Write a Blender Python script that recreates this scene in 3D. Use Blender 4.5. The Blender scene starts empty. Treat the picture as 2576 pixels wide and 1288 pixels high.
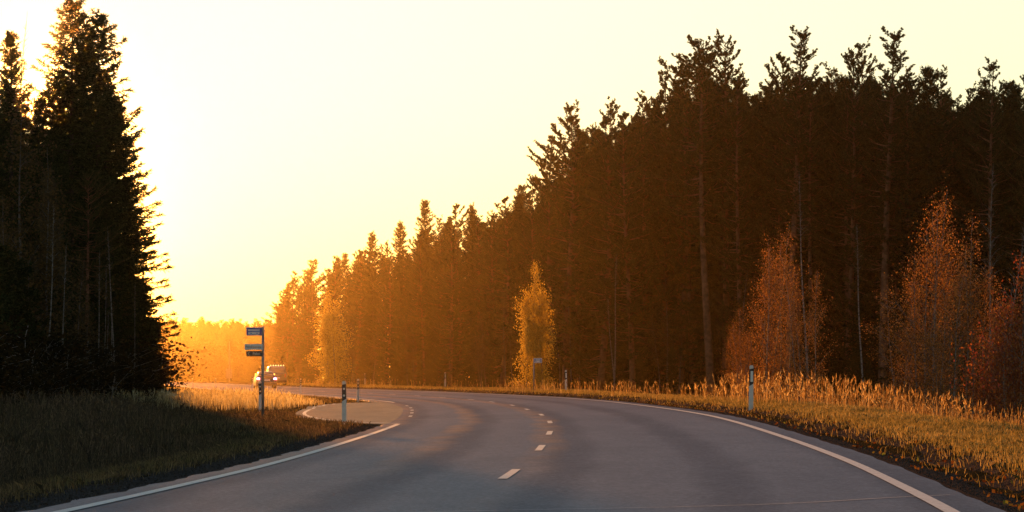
import bpy, bmesh, math, random
import numpy as np
from mathutils import Vector, Matrix
R = math.radians
C = bpy.context.scene.collection
SC = bpy.context.scene

# ------------------------------------------------------------------ camera, sky, sun, exposure
F, HZ, CX, HC = 7600.0, 948.0, 1288.0, 1.10        # focal length, horizon row, centre column (2576 px wide frame), eye height
cam_d = bpy.data.cameras.new('camera'); cam = bpy.data.objects.new('camera', cam_d); C.objects.link(cam)
cam.location = (0, 0, HC); cam.rotation_euler = (R(90), 0, 0)
cam_d.sensor_width = 36; cam_d.lens = F / 2576 * 36; cam_d.shift_y = (HZ - 644) / 2576
cam_d.clip_start = .1; cam_d.clip_end = 6000
SC.camera = cam
SUN_EL, SUN_AZ = R(4.2), math.atan(-.162)          # azimuth from +Y, negative to the left
W = bpy.data.worlds.new('World'); SC.world = W; W.use_nodes = True
nt = W.node_tree; nt.nodes.clear()
sky = nt.nodes.new('ShaderNodeTexSky'); sky.sky_type = 'NISHITA'; sky.sun_disc = False
sky.sun_elevation = SUN_EL; sky.sun_rotation = SUN_AZ
sky.air_density = 1.0; sky.dust_density = .24; sky.ozone_density = 1.45; sky.altitude = 0
bg = nt.nodes.new('ShaderNodeBackground'); bg.inputs[1].default_value = .110
ow = nt.nodes.new('ShaderNodeOutputWorld')
nt.links.new(sky.outputs[0], bg.inputs[0]); nt.links.new(bg.outputs[0], ow.inputs[0])
sd = bpy.data.lights.new('sun', 'SUN'); sd.energy = 5.0; sd.angle = R(.6); sd.color = (1, .35, .048)
sun = bpy.data.objects.new('sun', sd); C.objects.link(sun)
sv = Vector((math.sin(SUN_AZ) * math.cos(SUN_EL), math.cos(SUN_AZ) * math.cos(SUN_EL), math.sin(SUN_EL)))
sun.rotation_euler = sv.to_track_quat('Z', 'Y').to_euler(); sun.location = (-60, 60, 60)
SC.view_settings.view_transform = 'Standard'; SC.view_settings.look = 'None'
SC.view_settings.exposure = 0.9; SC.view_settings.gamma = 1
SC.cycles.max_bounces = 5; SC.cycles.diffuse_bounces = 2; SC.cycles.glossy_bounces = 2
SC.cycles.transmission_bounces = 3; SC.cycles.volume_bounces = 0; SC.cycles.transparent_max_bounces = 8
SC.cycles.sample_clamp_indirect = 4
SC.cycles.use_denoising = True; SC.cycles.denoising_prefilter = 'ACCURATE'; SC.cycles.use_adaptive_sampling = False

# ------------------------------------------------------------------ helpers
def tag(o, label=None, cat=None, group=None, kind=None):
    if label: o['label'] = label
    if cat: o['category'] = cat
    if group: o['group'] = group
    if kind: o['kind'] = kind
    return o
def empty(name, loc, rz=0, s=1):
    o = bpy.data.objects.new(name, None); C.objects.link(o)
    o.location = loc; o.rotation_euler = (0, 0, rz); o.scale = (s, s, s) if not hasattr(s, '__len__') else s
    o.empty_display_size = .2
    return o
def raw_mesh(name, V, faces, fs, mats, smooth=False, mi=None):
    """V (n,3) array, faces flat int array, fs face sizes"""
    me = bpy.data.meshes.new(name)
    V = np.asarray(V, np.float32); faces = np.asarray(faces, np.int32); fs = np.asarray(fs, np.int32)
    me.vertices.add(len(V)); me.vertices.foreach_set('co', V.ravel())
    me.loops.add(len(faces)); me.loops.foreach_set('vertex_index', faces)
    me.polygons.add(len(fs))
    st = np.zeros(len(fs), np.int32); st[1:] = np.cumsum(fs)[:-1]
    me.polygons.foreach_set('loop_start', st); me.polygons.foreach_set('loop_total', fs)
    if mi is not None: me.polygons.foreach_set('material_index', np.asarray(mi, np.int32))
    me.polygons.foreach_set('use_smooth', np.full(len(fs), bool(smooth)))
    for m in (mats if isinstance(mats, (list, tuple)) else [mats]): me.materials.append(m)
    me.update(calc_edges=True)
    return me
def link(name, me, parent=None, loc=None):
    o = bpy.data.objects.new(name, me); C.objects.link(o)
    if parent: o.parent = parent
    if loc: o.location = loc
    return o
class MB:
    """collects boxes, tubes and prisms into one mesh"""
    def __init__(s): s.V = []; s.F = []
    def add(s, vs, fs):
        b = len(s.V); s.V += [tuple(v) for v in vs]; s.F += [tuple(b + i for i in f) for f in fs]; return s
    def box(s, c, d, rz=0):
        x, y, z = d[0] / 2, d[1] / 2, d[2] / 2; cr, sr = math.cos(rz), math.sin(rz)
        vs = []
        for k in (-1, 1):
            for (i, j) in ((-1, -1), (1, -1), (1, 1), (-1, 1)):
                px, py = i * x, j * y; vs.append((c[0] + px * cr - py * sr, c[1] + px * sr + py * cr, c[2] + k * z))
        return s.add(vs, [(3, 2, 1, 0), (4, 5, 6, 7), (0, 1, 5, 4), (1, 2, 6, 5), (2, 3, 7, 6), (3, 0, 4, 7)])
    def tube(s, pts, rad, n=8, cap=True):
        pts = [Vector(p) for p in pts]; rings = []
        for i, p in enumerate(pts):
            t = (pts[min(i + 1, len(pts) - 1)] - pts[max(i - 1, 0)]).normalized()
            a = Vector((0, 1, 0)) if abs(t.z) > .6 else Vector((0, 0, 1))
            u = t.cross(a).normalized(); v = t.cross(u)
            r = rad[i] if hasattr(rad, '__len__') else rad
            rings.append([p + (u * math.cos(2 * math.pi * k / n) + v * math.sin(2 * math.pi * k / n)) * r for k in range(n)])
        fs = []
        for i in range(len(pts) - 1):
            for k in range(n): fs.append((i * n + k, i * n + (k + 1) % n, (i + 1) * n + (k + 1) % n, (i + 1) * n + k))
        if cap: fs += [tuple(range(n - 1, -1, -1)), tuple((len(pts) - 1) * n + k for k in range(n))]
        return s.add([v for r in rings for v in r], fs)
    def prism(s, poly, y0, y1, axis='y'):
        """poly of (a, z) extruded along the axis"""
        n = len(poly)
        if axis == 'y': vs = [(a, y0, z) for a, z in poly] + [(a, y1, z) for a, z in poly]
        else: vs = [(y0, a, z) for a, z in poly] + [(y1, a, z) for a, z in poly]
        return s.add(vs, [tuple(range(n)), tuple(range(2 * n - 1, n - 1, -1))] + [(i, i + n, (i + 1) % n + n, (i + 1) % n) for i in range(n)])
    def mesh(s, name, mat, smooth=False, bevel=0):
        me = bpy.data.meshes.new(name); me.from_pydata(s.V, [], s.F)
        bm = bmesh.new(); bm.from_mesh(me); bmesh.ops.recalc_face_normals(bm, faces=bm.faces)
        if bevel: bmesh.ops.bevel(bm, geom=[e for e in bm.edges], offset=bevel, segments=2, profile=.5, affect='EDGES', clamp_overlap=True)
        bm.to_mesh(me); bm.free()
        me.materials.append(mat)
        if smooth:
            for p in me.polygons: p.use_smooth = True
        return me
    def build(s, name, mat, parent=None, smooth=False, bevel=0): return link(name, s.mesh(name, mat, smooth, bevel), parent)

# ------------------------------------------------------------------ materials
def mat(name):
    m = bpy.data.materials.new(name); m.use_nodes = True; m.node_tree.nodes.clear()
    return m, m.node_tree, m.node_tree.nodes, m.node_tree.links
def ramp(N, L, src, stops):
    r = N.new('ShaderNodeValToRGB'); e = r.color_ramp.elements
    while len(e) < len(stops): e.new(.5)
    for k, (p, c) in enumerate(stops): e[k].position = p; e[k].color = (*c, 1)
    L.new(src, r.inputs[0]); return r.outputs[0]
def noise(N, L, scale, detail=4, rough=.6, co='Object', stretch=None):
    tc = N.new('ShaderNodeTexCoord'); n = N.new('ShaderNodeTexNoise'); n.inputs['Scale'].default_value = scale
    n.inputs['Detail'].default_value = detail; n.inputs['Roughness'].default_value = rough
    o = tc.outputs[co]
    if stretch:
        mp = N.new('ShaderNodeMapping'); mp.inputs['Scale'].default_value = stretch; L.new(o, mp.inputs[0]); o = mp.outputs[0]
    L.new(o, n.inputs['Vector']); return n.outputs[0]
def mixc(N, L, f, a, b, mode='MIX'):
    m = N.new('ShaderNodeMix'); m.data_type = 'RGBA'; m.blend_type = mode
    for k, v in ((0, f), (6, a), (7, b)):
        if isinstance(v, (int, float)): m.inputs[k].default_value = v
        elif isinstance(v, tuple): m.inputs[k].default_value = (*v, 1)
        else: L.new(v, m.inputs[k])
    return m.outputs[2]
def plain(name, col, rough=.6, metal=0, var=.25, scale=6, spec=.5, bump=0, emit=None):
    m, T, N, L = mat(name)
    b = N.new('ShaderNodeBsdfPrincipled'); o = N.new('ShaderNodeOutputMaterial'); L.new(b.outputs[0], o.inputs[0])
    f = noise(N, L, scale)
    lo = tuple(c * (1 - var) for c in col); hi = tuple(min(1, c * (1 + var)) for c in col)
    L.new(ramp(N, L, f, [(.3, lo), (.7, hi)]), b.inputs['Base Color'])
    b.inputs['Roughness'].default_value = rough; b.inputs['Metallic'].default_value = metal
    b.inputs['Specular IOR Level'].default_value = spec
    if bump:
        bp = N.new('ShaderNodeBump'); bp.inputs['Strength'].default_value = bump; bp.inputs['Distance'].default_value = .02
        L.new(noise(N, L, scale * 4), bp.inputs['Height']); L.new(bp.outputs[0], b.inputs['Normal'])
    if emit:
        b.inputs['Emission Color'].default_value = (*emit[0], 1); b.inputs['Emission Strength'].default_value = emit[1]
    return m
def leafy(name, stops, trans=.45, gloss=.0, patch=None):
    """foliage: each leaf its own tint, partly translucent"""
    m, T, N, L = mat(name)
    g = N.new('ShaderNodeNewGeometry')
    col = ramp(N, L, g.outputs['Random Per Island'], stops)
    if patch:
        f = ramp(N, L, noise(N, L, patch[0], 3), [(.38, (0, 0, 0)), (.62, (1, 1, 1))])
        col = mixc(N, L, f, col, patch[1], 'MIX') if len(patch) < 3 else mixc(N, L, f, col, mixc(N, L, 1.0, col, patch[1], 'MULTIPLY'))
    d = N.new('ShaderNodeBsdfDiffuse'); t = N.new('ShaderNodeBsdfTranslucent'); mx = N.new('ShaderNodeMixShader')
    L.new(col, d.inputs[0]); L.new(col, t.inputs[0]); mx.inputs[0].default_value = trans
    L.new(d.outputs[0], mx.inputs[1]); L.new(t.outputs[0], mx.inputs[2]); out = mx.outputs[0]
    if gloss:
        gl = N.new('ShaderNodeBsdfGlossy'); gl.inputs['Roughness'].default_value = .45; m2 = N.new('ShaderNodeMixShader')
        m2.inputs[0].default_value = gloss; L.new(out, m2.inputs[1]); L.new(gl.outputs[0], m2.inputs[2]); out = m2.outputs[0]
    o = N.new('ShaderNodeOutputMaterial'); L.new(out, o.inputs[0]); return m

M = {}
M['spruce'] = leafy('spruce_needles', [(0, (.010, .015, .006)), (.5, (.026, .036, .013)), (1, (.075, .075, .028))], .25, .0)
M['pine'] = leafy('pine_needles', [(0, (.016, .022, .009)), (.5, (.045, .052, .020)), (1, (.14, .12, .045))], .35, .0)
M['birch_leaf'] = leafy('birch_leaves', [(0, (.06, .026, .009)), (.45, (.22, .088, .019)), (.8, (.56, .24, .042)), (1, (.18, .12, .03))], .5, .04)
M['yellow_leaf'] = leafy('yellow_birch_leaves', [(0, (.38, .24, .03)), (.5, (.62, .42, .06)), (1, (.78, .58, .12))], .6, .02)
M['red_leaf'] = leafy('red_rowan_leaves', [(0, (.16, .028, .01)), (.5, (.30, .06, .012)), (1, (.38, .14, .02))], .5, .04)
M['dull_leaf'] = leafy('dull_birch_leaves', [(0, (.04, .025, .009)), (.5, (.08, .048, .014)), (1, (.14, .08, .02))], .4, .02)
M['dark_leaf'] = leafy('dark_bush_leaves', [(0, (.010, .008, .004)), (.5, (.022, .016, .007)), (1, (.05, .032, .012))], .3)
M['bark_pine'] = plain('pine_bark', (.21, .095, .055), .9, spec=0, var=.45, scale=5, bump=.5)
M['bark_spruce'] = plain('spruce_bark', (.045, .034, .026), .9, spec=0, var=.4, scale=5, bump=.5)
def birch_bark():
    m, T, N, L = mat('birch_bark')
    b = N.new('ShaderNodeBsdfPrincipled'); o = N.new('ShaderNodeOutputMaterial'); L.new(b.outputs[0], o.inputs[0])
    c = ramp(N, L, noise(N, L, 1.6, 5, .7, stretch=(3, 3, 6)), [(.38, (.035, .028, .025)), (.52, (.20, .17, .145)), (.8, (.36, .32, .28))])
    L.new(c, b.inputs['Base Color']); b.inputs['Roughness'].default_value = .7; return m
M['bark_birch'] = birch_bark()
M['bark_dull'] = plain('dull_birch_bark', (.12, .10, .085), .8, spec=0, var=.5, scale=4)
M['straw'] = leafy('straw_grass', [(0, (.10, .05, .015)), (.35, (.30, .17, .05)), (.75, (.58, .38, .14)), (1, (.85, .68, .36))], .68, .02, (.25, (.7, .65, .55), 1))
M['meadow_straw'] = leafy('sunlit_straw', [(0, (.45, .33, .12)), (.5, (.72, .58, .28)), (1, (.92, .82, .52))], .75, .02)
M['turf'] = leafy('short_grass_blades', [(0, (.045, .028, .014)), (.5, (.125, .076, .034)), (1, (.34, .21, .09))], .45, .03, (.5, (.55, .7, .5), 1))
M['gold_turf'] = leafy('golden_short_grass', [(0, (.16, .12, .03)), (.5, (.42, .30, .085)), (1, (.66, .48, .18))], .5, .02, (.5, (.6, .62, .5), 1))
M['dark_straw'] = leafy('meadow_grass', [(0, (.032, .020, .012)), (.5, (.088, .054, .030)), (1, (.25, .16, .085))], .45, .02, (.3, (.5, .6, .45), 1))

def asphalt(name='asphalt', tint=(1, 1, 1), gtint=(.78, .74, .79), tracks=True, gf=.17):
    m, T, N, L = mat(name)
    b = N.new('ShaderNodeBsdfPrincipled'); o = N.new('ShaderNodeOutputMaterial'); L.new(b.outputs[0], o.inputs[0])
    fine = noise(N, L, 17, 6, .85); big = noise(N, L, .22, 4, .6, stretch=(1.6, .25, 1)); mid = noise(N, L, 2.6, 5, .75, stretch=(1, .35, 1))
    c = ramp(N, L, fine, [(.36, (.042, .047, .057)), (.5, (.102, .110, .128)), (.64, (.23, .242, .262))])
    c = mixc(N, L, 1.0, c, ramp(N, L, big, [(.35, (.72, .72, .76)), (.65, (1.2, 1.15, 1.1))]), 'MULTIPLY')
    c = mixc(N, L, 1.0, c, ramp(N, L, mid, [(.35, (.93, .93, .94)), (.7, (1.06, 1.05, 1.04))]), 'MULTIPLY')
    # wheel tracks polished lighter, from the lateral coordinate kept in the UV map
    uv = N.new('ShaderNodeUVMap'); sx = N.new('ShaderNodeSeparateXYZ'); L.new(uv.outputs[0], sx.inputs[0])
    w = N.new('ShaderNodeMath'); w.operation = 'SINE'; k = N.new('ShaderNodeMath'); k.operation = 'MULTIPLY'; k.inputs[1].default_value = 2 * math.pi / 1.78
    wob = N.new('ShaderNodeMath'); wob.operation = 'MULTIPLY_ADD'; wob.inputs[1].default_value = .5; L.new(noise(N, L, .12, 2), wob.inputs[0]); L.new(sx.outputs[0], wob.inputs[2])
    L.new(wob.outputs[0], k.inputs[0]); L.new(k.outputs[0], w.inputs[0])
    tr = ramp(N, L, w.outputs[0], [(0, (1.07, 1.06, 1.04)), (1, (.90, .91, .93))])
    c = mixc(N, L, 1.0, c, tr, 'MULTIPLY'); c = mixc(N, L, 1.0, c, tint, 'MULTIPLY')
    gcol = mixc(N, L, 0.0, gtint, gtint)
    if tracks:      # warm sunlit streaks painted between the wheel tracks of the left lane
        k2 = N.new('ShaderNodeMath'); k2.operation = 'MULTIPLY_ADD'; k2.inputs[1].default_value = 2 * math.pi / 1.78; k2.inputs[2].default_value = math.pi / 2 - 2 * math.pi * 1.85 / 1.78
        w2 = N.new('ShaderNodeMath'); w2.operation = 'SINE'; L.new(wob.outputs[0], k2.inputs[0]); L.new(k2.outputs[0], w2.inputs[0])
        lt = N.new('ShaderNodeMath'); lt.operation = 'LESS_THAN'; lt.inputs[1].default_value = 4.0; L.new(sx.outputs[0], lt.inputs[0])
        sun_streak = mixc(N, L, 1.0, ramp(N, L, w2.outputs[0], [(.35, (0, 0, 0)), (1, (1, 1, 1))]), lt.outputs[0], 'MULTIPLY')
        sun_streak = mixc(N, L, 1.0, sun_streak, ramp(N, L, noise(N, L, .35, 4, .6), [(.35, (.25, .25, .25)), (.65, (1, 1, 1))]), 'MULTIPLY')
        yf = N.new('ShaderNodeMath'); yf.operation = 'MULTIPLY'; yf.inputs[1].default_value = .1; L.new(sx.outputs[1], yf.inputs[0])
        sun_streak = mixc(N, L, 1.0, sun_streak, ramp(N, L, yf.outputs[0], [(.30, (.12, .12, .12)), (.52, (1, 1, 1))]), 'MULTIPLY')
        c = mixc(N, L, sun_streak, c, mixc(N, L, 1.0, c, (2.3, 1.6, 1.15), 'MULTIPLY')); gcol = mixc(N, L, sun_streak, gtint, (1.0, .70, .52))
    d = N.new('ShaderNodeBsdfDiffuse'); gl = N.new('ShaderNodeBsdfGlossy'); mx = N.new('ShaderNodeMixShader'); L.new(c, d.inputs[0])
    L.new(gcol, gl.inputs[0]); gl.inputs['Roughness'].default_value = .42; mx.inputs[0].default_value = gf
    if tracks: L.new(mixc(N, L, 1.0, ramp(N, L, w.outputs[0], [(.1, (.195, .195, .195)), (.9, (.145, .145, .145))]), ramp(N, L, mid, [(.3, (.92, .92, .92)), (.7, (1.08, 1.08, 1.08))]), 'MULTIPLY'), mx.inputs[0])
    L.new(d.outputs[0], mx.inputs[1]); L.new(gl.outputs[0], mx.inputs[2]); L.new(mx.outputs[0], o.inputs[0]); N.remove(b)
    bp = N.new('ShaderNodeBump'); bp.inputs['Strength'].default_value = .35; bp.inputs['Distance'].default_value = .006
    L.new(noise(N, L, 60, 4, .7), bp.inputs['Height']); L.new(bp.outputs[0], d.inputs['Normal']); L.new(bp.outputs[0], gl.inputs['Normal'])
    return m
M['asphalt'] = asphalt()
M['bay_asphalt'] = asphalt('sunglow_asphalt', (2.2, 1.7, 1.2), (1, .76, .5), False, .24)  # low sun's golden glow on the lay-by put into colour and gloss tint
M['paint'] = None
def paint():
    m, T, N, L = mat('road_paint')
    b = N.new('ShaderNodeBsdfPrincipled'); o = N.new('ShaderNodeOutputMaterial'); L.new(b.outputs[0], o.inputs[0])
    c = ramp(N, L, noise(N, L, 9, 6, .8), [(.28, (.20, .19, .185)), (.42, (.54, .53, .51)), (.7, (.74, .72, .69))])
    L.new(c, b.inputs['Base Color']); b.inputs['Roughness'].default_value = .55; return m
M['paint'] = paint()
M['seal'] = plain('crack_seal', (.42, .40, .38), .6, var=.4, scale=3)
M['gravel'] = plain('gravel', (.075, .062, .056), .9, var=.6, scale=14, bump=1, spec=0)
M['verge_soil'] = plain('verge_soil', (.085, .058, .042), .95, var=.7, scale=9, bump=1, spec=0)
M['litter'] = leafy('fallen_leaves', [(0, (.05, .02, .008)), (.4, (.18, .06, .015)), (.8, (.35, .16, .03)), (1, (.20, .22, .04))], .3)
def ground_mat():
    m, T, N, L = mat('ground')
    b = N.new('ShaderNodeBsdfPrincipled'); o = N.new('ShaderNodeOutputMaterial'); L.new(b.outputs[0], o.inputs[0])
    a = noise(N, L, .6, 6, .7); f = noise(N, L, 12, 5, .7)
    c = mixc(N, L, ramp(N, L, a, [(.4, (0, 0, 0)), (.62, (1, 1, 1))]), (.030, .026, .012), (.065, .046, .020))
    c = mixc(N, L, 1.0, c, ramp(N, L, f, [(.3, (.5, .5, .5)), (.7, (1.3, 1.3, 1.3))]), 'MULTIPLY')
    L.new(c, b.inputs['Base Color']); b.inputs['Roughness'].default_value = 1; b.inputs['Specular IOR Level'].default_value = 0
    bp = N.new('ShaderNodeBump'); bp.inputs['Distance'].default_value = .05; L.new(f, bp.inputs['Height']); L.new(bp.outputs[0], b.inputs['Normal'])
    return m
M['ground'] = ground_mat()
M['white'] = plain('white_plastic', (.70, .62, .56), .5, var=.08)
M['black'] = plain('black_plastic', (.02, .02, .02), .5)
M['reflector'] = plain('reflector', (.75, .74, .70), .25, var=.1)
M['steel'] = plain('galvanised_steel', (.25, .24, .24), .5, metal=.6, var=.2)
M['blue'] = plain('sign_blue', (.012, .05, .34), .4, var=.1)
M['sign_white'] = plain('sign_white', (.88, .78, .70), .4, var=.06)
M['sign_black'] = plain('sign_black', (.012, .012, .014), .4)
M['carpaint'] = plain('dark_car_paint', (.05, .04, .045), .3, metal=.3, var=.05, spec=.7)
M['vanpaint'] = plain('beige_van_paint', (.20, .17, .15), .3, metal=.3, var=.05, spec=.7)
M['glass'] = plain('dark_glass', (.03, .035, .03), .08, var=.05, spec=.8)
M['tyre'] = plain('tyre', (.02, .02, .02), .8)
M['rim'] = plain('rim', (.35, .35, .36), .35, metal=.8, var=.05)
M['tail'] = plain('tail_lamp', (.5, .02, .03), .3, var=.05, emit=((1, .22, .36), 9))
M['tail_off'] = plain('tail_lamp_off', (.42, .02, .02), .3, var=.05)
M['amber'] = plain('roof_lamp', (.8, .55, .2), .2, var=.05, emit=((1, .7, .3), 1.5))
M['wood'] = plain('grey_wood', (.16, .13, .11), .8)

# ------------------------------------------------------------------ lie of the land (road edge curve, cross-fall, verges)
_kY = [-80, 0, 24.6, 36, 45, 60, 70, 80, 88, 100, 111, 131, 158, 190, 210, 226, 250, 300, 348, 420, 520, 700]
_kX = [-13.0, -5.4, -3.62, -3.07, -2.85, -2.66, -2.62, -2.72, -2.92, -3.3, -3.75, -5.15, -8.4, -13.0, -16.7, -19.8, -24.0, -31.2, -38.0, -48.5, -68, -120]
_ty = np.arange(-90, 900, .5); _tx = np.interp(_ty, _kY, _kX)
_w = np.exp(-np.linspace(-2, 2, 33) ** 2); _w /= _w.sum()
_tx = np.convolve(np.pad(_tx, 16, mode='reflect', reflect_type='odd'), _w, 'valid')
def XL(Y): return np.interp(Y, _ty, _tx)
def sm(t): t = np.clip(t, 0, 1); return t * t * (3 - 2 * t)
_rng = np.random.default_rng(3)
def bumps(X, Y):
    return (np.sin(X * .9 + np.sin(Y * .31) * 2) * np.sin(Y * .37 + 1.3) + .6 * np.sin(X * 2.1 + 4) * np.sin(Y * 1.1 + X * .4))
def hgt(X, Y):
    X = np.asarray(X, float); Y = np.asarray(Y, float); u = X - XL(Y); S = .20 * sm((Y - 18) / 55)
    z = S * np.clip(u / 7.2, -.1, 1.12)
    e = u - 7.65; er = np.maximum(e, 0)
    far = sm((Y - 125) / 40)
    up = .13 * sm(er / 1.3) - .09 * np.exp(-((er - .55) / .25) ** 2) * (er > 0)
    fall = (1 - far) * 1.2 * sm((er - 2.4) / 8) + far * .35 * sm((er - 7) / 9)
    z = z + up - fall
    el = np.maximum(-(u + .35), 0); near = 1 - sm((Y - 50) / 22)
    z = z - near * (.50 * sm((el - .6) / 3.2) * (1 - .65 * sm((el - 5) / 7))) - (1 - near) * .03 * sm(el / 3)
    rough = sm((np.maximum(er - .6, 0) + np.maximum(el - .8, 0)) / 2.5) * (1 - sm(3 * (1.15 - ((X + 4.3) / 3.2) ** 2 - ((Y - 100) / 33) ** 2)))
    return z + rough * .045 * bumps(X, Y)
def unproj(x, y, dz=0):
    """a point of the ground seen at a pixel of the 2576-wide frame"""
    Z = F * HC / (y - HZ)
    for _ in range(12):
        X = (x - CX) * Z / F; Z = .5 * Z + .5 * F * (HC - float(hgt(X, Z)) - dz) / (y - HZ)
    return (x - CX) * Z / F, Z
def at(x, Z): return (x - CX) * Z / F, Z

# ground sheet
gy = np.unique(np.concatenate([np.linspace(-880, -60, 14), np.linspace(-60, 16, 30), np.arange(16, 60, .35), np.arange(60, 140, .8), np.arange(140, 420, 3), np.linspace(420, 880, 20)]))
gx = np.unique(np.concatenate([np.linspace(-880, -120, 12), np.arange(-120, -20, 4), np.arange(-20, 20, .3), np.arange(20, 120, 4), np.linspace(120, 880, 12)]))
def sheet(name, xs, ys, fz, m, uv=None):
    X, Y = np.meshgrid(xs, ys); Z = fz(X, Y); n, k = X.shape
    V = np.stack([X, Y, Z], -1).reshape(-1, 3)
    a = (np.arange(n - 1)[:, None] * k + np.arange(k - 1)[None]).ravel()
    return raw_mesh(name, V, np.stack([a, a + 1, a + k + 1, a + k], 1).ravel(), np.full(len(a), 4), m, True)
def gz(X, Y):
    u = X - XL(Y); inside = (u > -.6) & (u < 7.9)
    return hgt(X, Y) - .012 - .10 * inside * (Y < 600) * sm(np.minimum(u + .6, 7.9 - u) / .5)
tag(link('ground', sheet('ground', gx, gy, gz, M['ground'])), 'autumn ground of grass and soil under the meadow and forest', None, None, 'structure')

def strip(name, Y, u0, u1, nu, m, dz, thick=0, parent=None, skirt=False):
    """a ribbon following the road, between lateral offsets u0 and u1 (functions of Y or numbers)"""
    Y = np.asarray(Y, float); a = u0(Y) if callable(u0) else np.full(len(Y), u0); b = u1(Y) if callable(u1) else np.full(len(Y), u1)
    t = np.linspace(0, 1, nu); U = a[:, None] * (1 - t) + b[:, None] * t; YY = np.repeat(Y[:, None], nu, 1); X = U + XL(YY)
    Z = hgt(X, YY) + dz
    if skirt:
        U = np.concatenate([U[:, :1], U, U[:, -1:]], 1); YY = np.concatenate([YY[:, :1], YY, YY[:, -1:]], 1); X = np.concatenate([X[:, :1] - .02, X, X[:, -1:] + .02], 1)
        Z = np.concatenate([Z[:, :1] - .06, Z, Z[:, -1:] - .06], 1)
    n, k = X.shape; V = np.stack([X, YY, Z], -1).reshape(-1, 3)
    i = (np.arange(n - 1)[:, None] * k + np.arange(k - 1)[None]).ravel(); q = np.stack([i, i + 1, i + k + 1, i + k], 1).ravel()
    me = raw_mesh(name, V, q, np.full(len(i), 4), m)
    uv = me.uv_layers.new(name='UVMap'); uvs = np.stack([U.ravel(), YY.ravel() * .1], 1)[q]; uv.data.foreach_set('uv', uvs.astype(np.float32).ravel())
    return me
rY = np.concatenate([np.arange(-70, 16, 2), np.arange(16, 140, .5), np.arange(140, 620, 1.5)])
# ragged asphalt edges
def ragR(Y): return 7.64 + .018 * np.sin(Y * 1.1 + 2 * np.sin(Y * .37)) + .012 * np.sin(Y * 2.9 + np.sin(Y * .7))
def ragL(Y): return -.36 - .035 * np.sin(Y * 1.9) - .03 * np.sin(Y * 4.7)
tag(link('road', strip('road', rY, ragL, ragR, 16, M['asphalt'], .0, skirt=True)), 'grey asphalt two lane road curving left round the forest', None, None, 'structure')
tag(link('gravel_shoulder', strip('gravel_shoulder', rY, 7.6, lambda Y: 8.6 + .16 * np.sin(Y * 1.3) + .12 * np.sin(Y * 3.7), 9, M['verge_soil'], -.006)), None, None, None, 'structure')
tag(link('gravel_edge', strip('gravel_edge', rY[(rY < 69)], lambda Y: -.95 - .08 * np.sin(Y * 1.1) - .07 * np.sin(Y * 3.3), -.3, 6, M['gravel'], -.006)), None, None, None, 'structure')

# bus bay (lay-by) left of the road
bay_line = [unproj(*p) for p in [(1003, 1066), (940, 1064.5), (880, 1061.5), (820, 1056.5), (785, 1050.5), (768, 1045), (764, 1040), (772, 1034), (790, 1027), (812, 1021), (842, 1016)]]
far_edge = [unproj(*p) for p in [(842, 1016), (880, 1013.5), (930, 1012.5), (975, 1012)]]
def chaikin(P, n=2):
    for _ in range(n):
        Q = [P[0]]
        for a, b in zip(P[:-1], P[1:]): Q += [(a[0] * .75 + b[0] * .25, a[1] * .75 + b[1] * .25), (a[0] * .25 + b[0] * .75, a[1] * .25 + b[1] * .75)]
        Q.append(P[-1]); P = Q
    return P
bl = chaikin(bay_line); fe = chaikin(far_edge)
def offs(P, d):
    P = np.array(P); T = np.gradient(P, axis=0); T /= np.linalg.norm(T, axis=1)[:, None]
    return P + np.stack([-T[:, 1], T[:, 0]], 1) * d
bay_out = [tuple(p) for p in offs(bl, -.28)]
if (bay_out[len(bay_out) // 2][0] > bl[len(bl) // 2][0]): bay_out = [tuple(p) for p in offs(bl, .28)]
ring = bay_out + fe[1:]
roadside = [(float(XL(y)) - .30, y) for y in np.linspace(ring[-1][1], ring[0][1], 24)]
bay_poly = np.array(ring + roadside)
def inside_poly(X, Y, P):
    X = np.asarray(X); Y = np.asarray(Y); r = np.zeros(X.shape, bool); j = len(P) - 1
    for i in range(len(P)):
        c = ((P[i][1] > Y) != (P[j][1] > Y)) & (X < (P[j][0] - P[i][0]) * (Y - P[i][1]) / (P[j][1] - P[i][1] + 1e-9) + P[i][0]); r ^= c; j = i
    return r
def poly_sheet(name, poly, m, dz, skirt=.06):
    bm = bmesh.new(); vs = [bm.verts.new((x, y, 0)) for x, y in poly]; f = bm.faces.new(vs)
    bmesh.ops.triangulate(bm, faces=[f]); bmesh.ops.subdivide_edges(bm, edges=bm.edges[:], cuts=2, use_grid_fill=True)
    for v in bm.verts: v.co.z = float(hgt(v.co.x, v.co.y)) + dz
    ext = bmesh.ops.extrude_edge_only(bm, edges=[e for e in bm.edges if e.is_boundary])
    for g in ext['geom']:
        if isinstance(g, bmesh.types.BMVert): g.co.z -= skirt
    bmesh.ops.recalc_face_normals(bm, faces=bm.faces[:])
    me = bpy.data.meshes.new(name); bm.to_mesh(me); bm.free(); me.materials.append(m); me.uv_layers.new(name='UVMap'); return me
tag(link('bus_bay_pavement', poly_sheet('bus_bay_pavement', [tuple(p) for p in bay_poly], M['bay_asphalt'], .004)), None, None, None, 'structure')

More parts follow.
